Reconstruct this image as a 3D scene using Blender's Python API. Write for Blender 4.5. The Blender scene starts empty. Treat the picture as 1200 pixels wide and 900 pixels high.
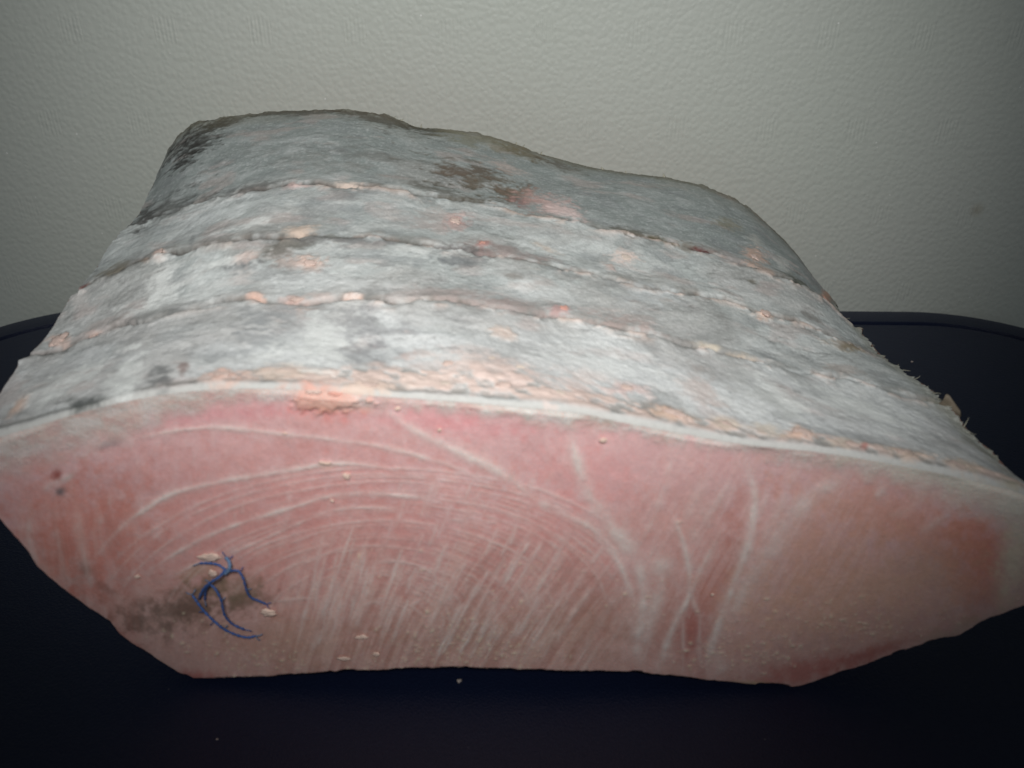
import bpy, bmesh, math, random
import numpy as np
from mathutils import Matrix, Vector

# ------------------------------------------------------------------ camera, world, lamp, exposure
scene = bpy.context.scene
COL = scene.collection
random.seed(7)
RNG = np.random.default_rng(7)
PITCH, ROLL, CAM_H, FPX = 32.0, 0.5, 0.20, 1039.0

cam_data = bpy.data.cameras.new("camera")
cam = bpy.data.objects.new("camera", cam_data)
COL.objects.link(cam)
CAM_M = Matrix.Translation((0, 0, CAM_H)) @ Matrix.Rotation(math.radians(90 - PITCH), 4, 'X') @ Matrix.Rotation(math.radians(ROLL), 4, 'Z')
cam.matrix_world = CAM_M
cam_data.sensor_width = 36.0
cam_data.lens = 36.0 * FPX / 1200.0
cam_data.clip_start = 0.01
cam_data.clip_end = 50.0
cam_data.dof.use_dof = True
cam_data.dof.focus_distance = 0.325
cam_data.dof.aperture_fstop = 16.0
scene.camera = cam

world = bpy.data.worlds.new("World")
scene.world = world
world.use_nodes = True
bg = world.node_tree.nodes["Background"]
bg.inputs["Color"].default_value = (0.80, 0.90, 1.0, 1)
bg.inputs["Strength"].default_value = 0.10

lamp_data = bpy.data.lights.new("flash_lamp", 'SPOT')
lamp_data.energy = 7.2
lamp_data.color = (1.0, 0.985, 0.965)
lamp_data.spot_size = math.radians(61)
lamp_data.spot_blend = 1.0
lamp_data.shadow_soft_size = 0.03
lamp = bpy.data.objects.new("flash_lamp", lamp_data)
COL.objects.link(lamp)
lamp.location = (0.009, -0.080, 0.336)
LAMP_AIM = Vector((-0.018, 0.36, 0.088))
lamp.rotation_euler = (LAMP_AIM - lamp.location).to_track_quat('-Z', 'Y').to_euler()

scene.view_settings.view_transform = 'Standard'
scene.view_settings.look = 'None'
scene.view_settings.exposure = 0.0
scene.view_settings.gamma = 1.0

# ------------------------------------------------------------------ measuring helpers (used to size and place real geometry)
R3 = np.array(CAM_M.to_3x3())
CPOS = np.array([0.0, 0.0, CAM_H])

def rays(px):
    px = np.asarray(px, float)
    d = np.stack([(px[..., 0] - 600) / FPX, -(px[..., 1] - 450) / FPX, -np.ones(px.shape[:-1])], -1)
    return d @ R3.T

def on_y(px, y):
    d = rays(px)
    return CPOS + d * (y / d[..., 1])[..., None]

def on_z(px, z=0.0):
    d = rays(px)
    return CPOS + d * ((z - CAM_H) / d[..., 2])[..., None]

def project(P):
    q = (np.asarray(P, float) - CPOS) @ R3
    return np.stack([600 + FPX * q[..., 0] / -q[..., 2], 450 - FPX * q[..., 1] / -q[..., 2]], -1)

def lin(r, g, b):
    c = np.array([r, g, b], float) / 255.0
    return np.where(c <= 0.04045, c / 12.92, ((c + 0.055) / 1.055) ** 2.4)

def sstep(a, b, x):
    t = np.clip((x - a) / (b - a), 0, 1)
    return t * t * (3 - 2 * t)

_perm = RNG.random((512, 512))
def vnoise(x, y, seed=0):
    x = np.asarray(x, float) + seed * 37.13
    y = np.asarray(y, float) + seed * 71.7
    xi, yi = np.floor(x).astype(int), np.floor(y).astype(int)
    fx, fy = x - xi, y - yi
    fx, fy = fx * fx * fx * (fx * (fx * 6 - 15) + 10), fy * fy * fy * (fy * (fy * 6 - 15) + 10)
    g = lambda i, j: _perm[i % 512, j % 512]
    return (g(xi, yi) * (1 - fx) + g(xi + 1, yi) * fx) * (1 - fy) + (g(xi, yi + 1) * (1 - fx) + g(xi + 1, yi + 1) * fx) * fy

def fbm(x, y, octaves=4, seed=0, gain=0.55):
    s, a, t = 0.0, 1.0, 0.0
    for k in range(octaves):
        s = s + a * vnoise(x * 2 ** k, y * 2 ** k, seed + k * 3)
        t += a
        a *= gain
    return s / t

def seg_dist(P, pts):
    """distance of every P (n,2) to a polyline, and the place along it (0..1)"""
    pts = np.asarray(pts, float)
    best = np.full(len(P), 1e9)
    pos = np.zeros(len(P))
    n = len(pts) - 1
    for i in range(n):
        a, b = pts[i], pts[i + 1]
        ab = b - a
        t = np.clip(((P - a) @ ab) / (ab @ ab + 1e-9), 0, 1)
        d = np.hypot(*(P - a - t[:, None] * ab).T)
        m = d < best
        best[m] = d[m]
        pos[m] = (i + t[m]) / n
    return best, pos

def smooth_poly(pts, k=8):
    p = np.asarray(pts, float)
    q = np.vstack([2 * p[0] - p[1], p, 2 * p[-1] - p[-2]])
    out = []
    for i in range(1, len(q) - 2):
        for t in np.arange(k) / k:
            out.append(0.5 * (2 * q[i] + (q[i + 1] - q[i - 1]) * t + (2 * q[i - 1] - 5 * q[i] + 4 * q[i + 1] - q[i + 2]) * t * t
                              + (3 * q[i] - q[i - 1] - 3 * q[i + 1] + q[i + 2]) * t ** 3))
    out.append(p[-1])
    return np.array(out)

def resample(p, n):
    d = np.r_[0, np.cumsum(np.linalg.norm(np.diff(p, axis=0), axis=1))]
    s = np.linspace(0, d[-1], n)
    return np.stack([np.interp(s, d, p[:, k]) for k in range(p.shape[1])], -1)

# ------------------------------------------------------------------ object helpers
def empty(name, loc, label, cat, group=None):
    o = bpy.data.objects.new(name, None)
    o.location = loc
    o.empty_display_size = 0.02
    COL.objects.link(o)
    o['label'] = label
    o['category'] = cat
    if group:
        o['group'] = group
    return o

def link(name, me, mat, parent=None):
    o = bpy.data.objects.new(name, me)
    COL.objects.link(o)
    if mat and not me.materials:
        me.materials.append(mat)
    if parent:
        o.parent = parent
        o.location = -parent.location      # vertices are in world units
    return o

def mesh_from(name, verts, faces, colors=None, smooth=True):
    me = bpy.data.meshes.new(name)
    me.from_pydata([tuple(v) for v in np.asarray(verts)] if not isinstance(verts, list) else verts, [], faces)
    if smooth:
        me.polygons.foreach_set("use_smooth", np.ones(len(me.polygons), bool))
    if colors is not None:
        ca = me.color_attributes.new("tint", 'FLOAT_COLOR', 'POINT')
        c = np.ones((len(colors), 4), np.float32)
        c[:, :3] = np.clip(colors, 0, 1)
        ca.data.foreach_set("color", c.ravel())
    me.update()
    return me

def grid_mesh(name, P, colors=None, flip=False):
    """P: rows x cols x 3"""
    r, c = P.shape[:2]
    me = bpy.data.meshes.new(name)
    idx = np.arange(r * c).reshape(r, c)
    q = np.stack([idx[:-1, :-1], idx[:-1, 1:], idx[1:, 1:], idx[1:, :-1]], -1).reshape(-1, 4)
    if flip:
        q = q[:, ::-1]
    nq = len(q)
    me.vertices.add(r * c)
    me.vertices.foreach_set("co", P.reshape(-1).astype(np.float32))
    me.loops.add(nq * 4)
    me.loops.foreach_set("vertex_index", q.reshape(-1).astype(np.int32))
    me.polygons.add(nq)
    me.polygons.foreach_set("loop_start", np.arange(0, nq * 4, 4, dtype=np.int32))
    me.polygons.foreach_set("use_smooth", np.ones(nq, bool))
    me.update(calc_edges=True)
    me.validate()
    if colors is not None:
        ca = me.color_attributes.new("tint", 'FLOAT_COLOR', 'POINT')
        cc = np.ones((r * c, 4), np.float32)
        cc[:, :3] = np.clip(colors.reshape(-1, 3), 0, 1)
        ca.data.foreach_set("color", cc.ravel())
    return me

# ------------------------------------------------------------------ materials
def nodes_of(name):
    m = bpy.data.materials.new(name)
    m.use_nodes = True
    nt = m.node_tree
    return m, nt, nt.nodes["Principled BSDF"]

def N(nt, typ, **kw):
    n = nt.nodes.new(typ)
    for k, v in kw.items():
        if k in n.inputs:
            n.inputs[k].default_value = v
        else:
            setattr(n, k, v)
    return n

def M(nt, op, a, b=None, clamp=False):
    n = nt.nodes.new("ShaderNodeMath")
    n.operation = op
    n.use_clamp = clamp
    for i, v in enumerate((a, b)):
        if v is None:
            continue
        if isinstance(v, (int, float)):
            n.inputs[i].default_value = v
        else:
            nt.links.new(v, n.inputs[i])
    return n.outputs[0]

def tinted_material(name, rough, sss, grain_scale, grain_amt, bump_dist, spec=0.4, frost=0.0):
    """colour from the mesh's own tint, broken up by noise"""
    m, nt, b = nodes_of(name)
    L = nt.links.new
    tc = N(nt, "ShaderNodeTexCoord")
    at = N(nt, "ShaderNodeVertexColor", layer_name="tint")
    n1 = N(nt, "ShaderNodeTexNoise", Scale=grain_scale, Detail=5.0, Roughness=0.65)
    L(tc.outputs["Object"], n1.inputs["Vector"])
    rmp = N(nt, "ShaderNodeMapRange")
    L(n1.outputs["Fac"], rmp.inputs["Value"])
    rmp.inputs["From Min"].default_value = 0.25
    rmp.inputs["From Max"].default_value = 0.75
    rmp.inputs["To Min"].default_value = 1 - grain_amt
    rmp.inputs["To Max"].default_value = 1 + grain_amt
    mul = N(nt, "ShaderNodeVectorMath", operation='SCALE')
    L(at.outputs["Color"], mul.inputs[0])
    L(rmp.outputs[0], mul.inputs["Scale"])
    col = mul.outputs[0]
    if frost:
        n3 = N(nt, "ShaderNodeTexNoise", Scale=grain_scale * 3.3, Detail=2.0)
        L(tc.outputs["Object"], n3.inputs["Vector"])
        thr = N(nt, "ShaderNodeMapRange")
        L(n3.outputs["Fac"], thr.inputs["Value"])
        thr.inputs["From Min"].default_value = 0.60
        thr.inputs["From Max"].default_value = 0.78
        thr.inputs["To Max"].default_value = frost
        mx = N(nt, "ShaderNodeMix", data_type='RGBA')
        L(thr.outputs[0], mx.inputs[0])
        L(col, mx.inputs[6])
        mx.inputs[7].default_value = (0.75, 0.74, 0.72, 1)
        col = mx.outputs[2]
    L(col, b.inputs["Base Color"])
    b.inputs["Roughness"].default_value = rough
    b.inputs["Specular IOR Level"].default_value = spec
    if sss:
        b.inputs["Subsurface Weight"].default_value = sss
        b.inputs["Subsurface Radius"].default_value = (1.0, 0.45, 0.35)
        b.inputs["Subsurface Scale"].default_value = 0.002
    n2 = N(nt, "ShaderNodeTexNoise", Scale=grain_scale * 1.7, Detail=4.0, Roughness=0.6)
    L(tc.outputs["Object"], n2.inputs["Vector"])
    bp = N(nt, "ShaderNodeBump", Strength=1.0, Distance=bump_dist)
    L(n2.outputs["Fac"], bp.inputs["Height"])
    L(bp.outputs[0], b.inputs["Normal"])
    return m

def plain_material(name, rgb, rough=0.6, spec=0.3, grain=0.0, scale=800):
    m, nt, b = nodes_of(name)
    L = nt.links.new
    tc = N(nt, "ShaderNodeTexCoord")
    n1 = N(nt, "ShaderNodeTexNoise", Scale=float(scale), Detail=4.0)
    L(tc.outputs["Object"], n1.inputs["Vector"])
    mx = N(nt, "ShaderNodeMix", data_type='RGBA')
    L(n1.outputs["Fac"], mx.inputs[0])
    c = np.array(rgb)
    mx.inputs[6].default_value = (*(c * (1 - grain)), 1)
    mx.inputs[7].default_value = (*np.clip(c * (1 + grain), 0, 1), 1)
    L(mx.outputs[2], b.inputs["Base Color"])
    b.inputs["Roughness"].default_value = rough
    b.inputs["Specular IOR Level"].default_value = spec
    return m

KA = 1.25                                  # tint -> albedo, fitted to the lamp
MAT_SKIN = tinted_material("frosted_skin", 0.62, 0.0, 700.0, 0.08, 0.00022, 0.30, frost=0.10)
MAT_FLESH = tinted_material("frozen_flesh", 0.55, 0.12, 1100.0, 0.08, 0.00012, 0.30, frost=0.10)
MAT_FAT = tinted_material("pale_fat", 0.55, 0.12, 900.0, 0.08, 0.0003, 0.35, frost=0.15)
MAT_NAVY = None

# ------------------------------------------------------------------ the wall
WALL_Y = 0.392
def make_wall():
    m, nt, b = nodes_of("embossed_wallpaper")
    L = nt.links.new
    tc = N(nt, "ShaderNodeTexCoord")
    sep = N(nt, "ShaderNodeSeparateXYZ")
    L(tc.outputs["Object"], sep.inputs[0])
    X, Z = sep.outputs["X"], sep.outputs["Z"]
    # embossed little combs of vertical lines, in staggered rows
    p1 = on_y(np.array([[527.0, 38.0], [638.0, 39.0]]), WALL_Y)
    p2 = on_y(np.array([[689.0, 150.0]]), WALL_Y)[0]
    pitch = p1[1, 0] - p1[0, 0]
    rowp = p1[0, 2] - p2[2]
    def motif(x0, z0):
        fx = M(nt, 'SUBTRACT', M(nt, 'FRACT', M(nt, 'ADD', M(nt, 'DIVIDE', M(nt, 'SUBTRACT', X, x0), pitch), 100.5)), 0.5)
        fz = M(nt, 'SUBTRACT', M(nt, 'FRACT', M(nt, 'ADD', M(nt, 'DIVIDE', M(nt, 'SUBTRACT', Z, z0), 2 * rowp), 100.5)), 0.5)
        ax = M(nt, 'MULTIPLY', M(nt, 'ABSOLUTE', fx), pitch)
        az = M(nt, 'MULTIPLY', M(nt, 'ABSOLUTE', fz), 2 * rowp)
        inx = M(nt, 'LESS_THAN', ax, 0.0047)
        inz = M(nt, 'SUBTRACT', 1.0, M(nt, 'DIVIDE', M(nt, 'SUBTRACT', az, 0.0040), 0.0025), clamp=True)
        inz = M(nt, 'MINIMUM', inz, 1.0)
        ln = M(nt, 'SINE', M(nt, 'MULTIPLY', M(nt, 'MULTIPLY', fx, pitch), 2 * math.pi / 0.00165))
        return M(nt, 'MULTIPLY', M(nt, 'MULTIPLY', inx, inz), ln)
    mot = M(nt, 'ADD', motif(p1[0, 0], p1[0, 2]), motif(p2[0], p2[2]))
    brk = N(nt, "ShaderNodeTexNoise", Scale=60.0, Detail=2.0)
    L(tc.outputs["Object"], brk.inputs["Vector"])
    mot = M(nt, 'MULTIPLY', mot, M(nt, 'MULTIPLY', brk.outputs["Fac"], 0.9))
    # leathery grain
    wob = N(nt, "ShaderNodeTexNoise", Scale=120.0, Detail=2.0)
    L(tc.outputs["Object"], wob.inputs["Vector"])
    wv = N(nt, "ShaderNodeVectorMath", operation='MULTIPLY_ADD')
    L(wob.outputs["Color"], wv.inputs[0])
    wv.inputs[1].default_value = (0.0025, 0.0025, 0.0025)
    L(tc.outputs["Object"], wv.inputs[2])
    vo = N(nt, "ShaderNodeTexVoronoi", feature='SMOOTH_F1', Scale=430.0, Smoothness=0.5)
    L(wv.outputs[0], vo.inputs["Vector"])
    n2 = N(nt, "ShaderNodeTexNoise", Scale=700.0, Detail=3.0)
    L(tc.outputs["Object"], n2.inputs["Vector"])
    h = M(nt, 'ADD', M(nt, 'MULTIPLY', vo.outputs["Distance"], -0.60), M(nt, 'MULTIPLY', n2.outputs["Fac"], 0.18))
    h = M(nt, 'ADD', h, M(nt, 'MULTIPLY', mot, 0.20))
    bp = N(nt, "ShaderNodeBump", Strength=1.0, Distance=0.00048)
    L(h, bp.inputs["Height"])
    L(bp.outputs[0], b.inputs["Normal"])
    # colour: off-white with faint drift and a few specks
    big = N(nt, "ShaderNodeTexNoise", Scale=9.0, Detail=3.0)
    L(tc.outputs["Object"], big.inputs["Vector"])
    mx = N(nt, "ShaderNodeMix", data_type='RGBA')
    L(big.outputs["Fac"], mx.inputs[0])
    mx.inputs[6].default_value = (0.455, 0.495, 0.440, 1)
    mx.inputs[7].default_value = (0.490, 0.510, 0.475, 1)
    sp = N(nt, "ShaderNodeTexVoronoi", feature='F1', Scale=110.0)
    L(tc.outputs["Object"], sp.inputs["Vector"])
    spk = M(nt, 'LESS_THAN', sp.outputs["Distance"], 0.045)
    sel = M(nt, 'MULTIPLY', spk, M(nt, 'GREATER_THAN', N_sep(nt, sp.outputs["Color"]), 0.6))
    mx2 = N(nt, "ShaderNodeMix", data_type='RGBA')
    L(M(nt, 'MULTIPLY', sel, 0.5), mx2.inputs[0])
    L(mx.outputs[2], mx2.inputs[6])
    mx2.inputs[7].default_value = (0.85, 0.86, 0.84, 1)
    # one brownish stain
    st = on_y(np.array([1145.0, 246.0]), WALL_Y)
    dx = M(nt, 'SUBTRACT', X, float(st[0])); dz = M(nt, 'SUBTRACT', Z, float(st[2]))
    dd = M(nt, 'SQRT', M(nt, 'ADD', M(nt, 'MULTIPLY', dx, dx), M(nt, 'MULTIPLY', dz, dz)))
    stain = M(nt, 'SUBTRACT', 1.0, M(nt, 'DIVIDE', dd, 0.0042), clamp=True)
    mx3 = N(nt, "ShaderNodeMix", data_type='RGBA')
    L(M(nt, 'MULTIPLY', stain, 0.4), mx3.inputs[0])
    L(mx2.outputs[2], mx3.inputs[6])
    mx3.inputs[7].default_value = (0.25, 0.19, 0.10, 1)
    L(mx3.outputs[2], b.inputs["Base Color"])
    b.inputs["Roughness"].default_value = 0.5
    b.inputs["Specular IOR Level"].default_value = 0.35
    me = bpy.data.meshes.new("wall")
    bm = bmesh.new()
    v = [bm.verts.new(p) for p in [(-3, 0, -0.5), (3, 0, -0.5), (3, 0, 2.0), (-3, 0, 2.0),
                                   (-3, 0.05, -0.5), (3, 0.05, -0.5), (3, 0.05, 2.0), (-3, 0.05, 2.0)]]
    for f in [(0, 1, 2, 3), (5, 4, 7, 6), (3, 2, 6, 7), (1, 0, 4, 5), (0, 3, 7, 4), (2, 1, 5, 6)]:
        bm.faces.new([v[i] for i in f])
    bm.to_mesh(me); bm.free()
    o = link("wall", me, m)
    o.location = (0, WALL_Y, 0)
    # texture space = world, so that the measured motif places hold
    mp = N(nt, "ShaderNodeVectorMath", operation='ADD')
    o['kind'] = 'structure'
    o['label'] = "off-white leathery wallpaper with faint embossed combs of lines"
    return o

def N_sep(nt, sock):
    s = nt.nodes.new("ShaderNodeSeparateColor")
    nt.links.new(sock, s.inputs[0])
    return s.outputs[0]

make_wall()

# ------------------------------------------------------------------ the navy table top
def make_table():
    m, nt, b = nodes_of("matte_navy_plastic")
    L = nt.links.new
    tc = N(nt, "ShaderNodeTexCoord")
    n1 = N(nt, "ShaderNodeTexNoise", Scale=350.0, Detail=5.0, Roughness=0.7)
    L(tc.outputs["Object"], n1.inputs["Vector"])
    mx = N(nt, "ShaderNodeMix", data_type='RGBA')
    L(n1.outputs["Fac"], mx.inputs[0])
    mx.inputs[6].default_value = (0.0034, 0.0070, 0.0240, 1)
    mx.inputs[7].default_value = (0.0058, 0.0106, 0.0330, 1)
    du = N(nt, "ShaderNodeTexVoronoi", feature='F1', Scale=120.0)
    L(tc.outputs["Object"], du.inputs["Vector"])
    dm = M(nt, 'MULTIPLY', M(nt, 'LESS_THAN', du.outputs["Distance"], 0.028), M(nt, 'GREATER_THAN', N_sep(nt, du.outputs["Color"]), 0.72))
    mx2 = N(nt, "ShaderNodeMix", data_type='RGBA')
    L(M(nt, 'MULTIPLY', dm, 0.22), mx2.inputs[0])
    L(mx.outputs[2], mx2.inputs[6])
    mx2.inputs[7].default_value = (0.25, 0.24, 0.24, 1)
    L(mx2.outputs[2], b.inputs["Base Color"])
    b.inputs["Roughness"].default_value = 0.44
    b.inputs["Specular IOR Level"].default_value = 0.32
    b.inputs["Sheen Weight"].default_value = 0.06
    b.inputs["Sheen Roughness"].default_value = 0.4
    b.inputs["Sheen Tint"].default_value = (0.6, 0.7, 1.0, 1)
    bp = N(nt, "ShaderNodeBump", Strength=0.6, Distance=0.0003)
    n2 = N(nt, "ShaderNodeTexNoise", Scale=1400.0, Detail=2.0)
    L(tc.outputs["Object"], n2.inputs["Vector"])
    L(n2.outputs["Fac"], bp.inputs["Height"])
    L(bp.outputs[0], b.inputs["Normal"])

    a = on_z(np.array([170.0, 354.5])); c = on_z(np.array([1062.0, 362.5]))
    r = 0.088
    x0, x1 = a[0] - r, c[0] + r
    y1 = 0.5 * (a[1] + c[1])
    y0 = -0.16
    root = empty("table", ((x0 + x1) / 2, (y0 + y1) / 2, -0.03),
                 "dark matte navy table top with rounded corners and thin groove, against the wall", "table")
    def ring(inset, z):
        pts = []
        rr = r - inset
        for cx, cy, a0 in ((x1 - r, y1 - r, 0), (x0 + r, y1 - r, 90), (x0 + r, y0 + r, 180), (x1 - r, y0 + r, 270)):
            for k in range(17):
                t = math.radians(a0 + 90 * k / 16)
                pts.append((cx + rr * math.cos(t), cy + rr * math.sin(t), z))
        return pts
    def loops(name, prof, cap_bottom=False, cap_top=False):
        verts, faces = [], []
        n = 68
        for ins, z in prof:
            verts += ring(ins, z)
        for i in range(len(prof) - 1):
            for k in range(n):
                k2 = (k + 1) % n
                faces.append((i * n + k, i * n + k2, (i + 1) * n + k2, (i + 1) * n + k))
        if cap_bottom:
            faces.append(tuple(reversed(range(n))))
        if cap_top:
            faces.append(tuple(range((len(prof) - 1) * n, len(prof) * n)))
        o = link(name, mesh_from(name, verts, faces), m, root)
        md = o.modifiers.new("edges", 'EDGE_SPLIT')
        md.split_angle = math.radians(35)
        return o
    ge = on_z(np.array([1060.0, 378.5]))[1]
    gin = y1 - ge                                        # groove distance from the edge
    loops("edge_band", [(0.004, -0.030), (0.0, -0.026), (0.0, -0.003), (0.0009, -0.0009), (0.003, 0.0), (gin - 0.0012, 0.0), (gin - 0.0006, -0.0022), (gin - 0.0006, -0.03)], cap_bottom=False)
    loops("table_top", [(gin + 0.0008, -0.03), (gin + 0.0008, -0.0022), (gin + 0.0016, -0.0004), (gin + 0.004, -0.0002)], cap_top=True)
    loops("groove", [(gin - 0.0007, -0.0024), (gin + 0.0009, -0.0024)])
    return root
make_table()

# ------------------------------------------------------------------ the fish slab: sections
Y_FACE = float(on_z(np.array([933.0, 809.0]), 0.0)[1])            # where the cut face stands on the table
Y_G3, Y_G2, Y_G1, Y_BACK = 0.203, 0.237, 0.275, 0.350
TOP_F = [(-40, 527), (-20, 514), (0, 507), (60, 488), (120, 471), (180, 459), (240, 452), (300, 450), (360, 452), (430, 458), (530, 465), (613, 472),
         (683, 480), (733, 491), (800, 503), (867, 515), (967, 526), (1050, 540), (1133, 557), (1200, 575), (1245, 600), (1262, 634)]
BOT_F = [(-40, 534), (-22, 575), (0, 613), (33, 650), (43, 667), (100, 715), (130, 733), (140, 747), (207, 793), (227, 800), (313, 797), (400, 790), (533, 787),
         (633, 788), (733, 793), (800, 797.5), (870, 805), (933, 809), (950, 803), (1013, 783), (1067, 763), (1100, 753), (1117, 750), (1160, 727), (1200, 713), (1240, 685), (1262, 642)]
RIM_F = [(-40, 532), (-20, 552), (0, 553), (67, 530), (143, 512), (200, 487), (250, 476), (300, 470), (340, 467), (400, 473), (440, 477), (460, 477), (550, 480), (633, 491),
         (700, 499), (800, 515), (883, 532), (1000, 549), (1100, 577), (1150, 595), (1200, 622), (1262, 638)]
LINE_G3 = [(33, 418), (87, 405), (147, 383), (200, 367), (260, 355), (293, 350), (347, 350), (413, 348), (477, 350), (550, 355), (617, 366), (683, 379), (750, 388),
           (783, 395), (821, 405), (883, 418), (940, 431), (1030, 452), (1110, 476)]
LINE_G2 = [(92, 338), (133, 319), (187, 300), (217, 293), (260, 281), (300, 275), (345, 274), (430, 278), (500, 286), (540, 292), (600, 300), (640, 307), (700, 321), (740, 330),
           (800, 344), (860, 359), (895, 369), (960, 390), (1050, 429)]
LINE_G1 = [(146, 267), (170, 259), (200, 247), (232, 237), (270, 225), (310, 217), (340, 213), (400, 215), (450, 218), (480, 223), (520, 231), (560, 239), (620, 251), (690, 261),
           (730, 268), (765, 277), (800, 288), (830, 295), (870, 308), (905, 320), (950, 340), (1000, 384)]
LINE_B = [(192, 190), (203, 166), (235, 141), (300, 132), (380, 127), (430, 130), (460, 137), (490, 148), (560, 158), (640, 181), (700, 196), (760, 204), (830, 219), (880, 246), (930, 295), (975, 352)]

NS = 820
secs = []
for y, line in ((Y_FACE, TOP_F), (Y_G3, LINE_G3), (Y_G2, LINE_G2), (Y_G1, LINE_G1), (Y_BACK, LINE_B)):
    P = on_y(smooth_poly(line), y)
    secs.append(resample(P, NS))
secs = np.array(secs)                                     # 5 x NS x 3
sec_y = np.array([Y_FACE, Y_G3, Y_G2, Y_G1, Y_BACK])

# rows: dense near the front where they show largest
rows_y = np.concatenate([np.linspace(Y_FACE, Y_FACE + 0.008, 26)[:-1], np.linspace(Y_FACE + 0.008, 0.24, 150)[:-1], np.linspace(0.24, 0.300, 95)[:-1], np.linspace(0.300, Y_BACK, 70)])
NT = len(rows_y)

def interp_sections(y):
    """monotone cubic through the sections"""
    h = np.diff(sec_y)[:, None, None]
    dl = np.diff(secs, axis=0) / h
    mm = np.zeros_like(secs)
    mm[0], mm[-1] = dl[0], dl[-1]
    for i in range(1, len(sec_y) - 1):
        mm[i] = np.where(dl[i - 1] * dl[i] > 0, 2 * dl[i - 1] * dl[i] / (dl[i - 1] + dl[i] + 1e-12), 0)
    i = int(np.clip(np.searchsorted(sec_y, y) - 1, 0, len(sec_y) - 2))
    hh = sec_y[i + 1] - sec_y[i]
    t = (y - sec_y[i]) / hh
    return ((2 * t ** 3 - 3 * t * t + 1) * secs[i] + (t ** 3 - 2 * t * t + t) * hh * mm[i] + (-2 * t ** 3 + 3 * t * t) * secs[i + 1] + (t ** 3 - t * t) * hh * mm[i + 1])

SK = np.array([interp_sections(y) for y in rows_y])        # NT x NS x 3
SK[..., 1] = rows_y[:, None]
def grid_normals(P):
    du = np.gradient(P, axis=1); dv = np.gradient(P, axis=0)
    n = np.cross(du, dv)
    return n / (np.linalg.norm(n, axis=-1, keepdims=True) + 1e-12)
SKN = grid_normals(SK)
SKPX = project(SK)                                         # where each place shows in the photograph (to set its marks)

# ---- skin relief and marks
SX = np.linspace(0, 1, NS)[None, :] * 0.30 + np.zeros((NT, 1))   # metres across
SY = rows_y[:, None] + np.zeros((1, NS))
# grain drifts: streaks run along the bands
warp = fbm(SX * 26, SY * 40, 3, 50)
streak = fbm(SX * 130 + 5.0 * warp, SY * 210 + 7.0 * warp, 5, 1, 0.66)
blot = fbm(SX * 70, SY * 110, 4, 2)
cloud2_ = fbm(SX * 160, SY * 220, 4, 17, 0.65)
big = fbm(SX * 22, SY * 34, 3, 3)
fine = fbm(SX * 600, SY * 900, 3, 4, 0.7)
relief = (streak - 0.5) * 0.00035 + (blot - 0.5) * 0.0008 + (big - 0.5) * 0.0018 + (fine - 0.5) * 0.00026 + (cloud2_ - 0.5) * 0.00030

col = np.zeros((NT, NS, 3))
def C(*rgb):
    return lin(*rgb)
def mix(c, m, rgb):
    return c * (1 - m[..., None]) + C(*rgb) * m[..., None]

front_w = sstep(0.232, 0.178, SY)
col[:] = C(172, 178, 176)
col = mix(col, front_w * 0.8, (202, 204, 204))
cloud = fbm(SX * 34 + 2.0 * warp, SY * 62 + 2.0 * warp, 4, 12, 0.6)
cloud2 = fbm(SX * 120 + 5.0 * warp, SY * 150 + 3.0 * warp, 5, 14, 0.66)
col = mix(col, sstep(0.50, 0.68, cloud) * 0.32, (212, 215, 213))
col = mix(col, sstep(0.48, 0.30, cloud) * (0.42 - 0.12 * front_w), (146, 152, 151))
col = mix(col, sstep(0.50, 0.72, cloud2) * 0.26, (212, 212, 208))
col = mix(col, sstep(0.45, 0.28, cloud2) * (0.34 - 0.10 * front_w), (126, 128, 126))
col = mix(col, sstep(0.268, 0.290, SY) * 0.9, (128, 136, 134))
col = mix(col, sstep(0.50, 0.76, streak) * 0.14, (222, 224, 224))
col = mix(col, sstep(0.45, 0.24, streak) * (0.12 + 0.16 * (1 - front_w)), (122, 123, 122))
col = mix(col, sstep(0.52, 0.74, blot) * 0.30 * (0.4 + 0.6 * front_w), (224, 226, 226))
col = mix(col, sstep(0.44, 0.22, blot) * 0.42, (124, 128, 130))
col = mix(col, sstep(0.55, 0.70, big) * 0.25, (150, 140, 134))
speck = fbm(SX * 900, SY * 1500, 3, 8, 0.75)
col = mix(col, sstep(0.56, 0.72, speck) * 0.20, (210, 212, 212))
col = mix(col, sstep(0.42, 0.30, speck) * 0.20, (130, 132, 132))
# faint pink bleeding through
pk = fbm(SX * 55, SY * 120, 4, 9)
col = mix(col, sstep(0.60, 0.76, pk) * 0.22, (194, 166, 158))

flk = fbm(SX * 240 + 6 * warp, SY * 700 + 9 * warp, 4, 19, 0.62)
fz = sstep(0.50, 0.66, fbm(SX * 40, SY * 70, 3, 21)) * 0.7 + 0.25
col = mix(col, sstep(0.64, 0.72, flk) * 0.36 * fz, (84, 84, 82))
col = mix(col, sstep(0.36, 0.28, flk) * 0.22 * fz, (222, 224, 222))
# back band: brown-green drying towards the back rim
col = mix(col, sstep(0.328, 0.350, SY + (blot - 0.5) * 0.03) * 0.35, (104, 100, 82))
col = mix(col, sstep(0.343, 0.350, SY + (fine - 0.5) * 0.006) * 0.6, (84, 76, 52))

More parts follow.
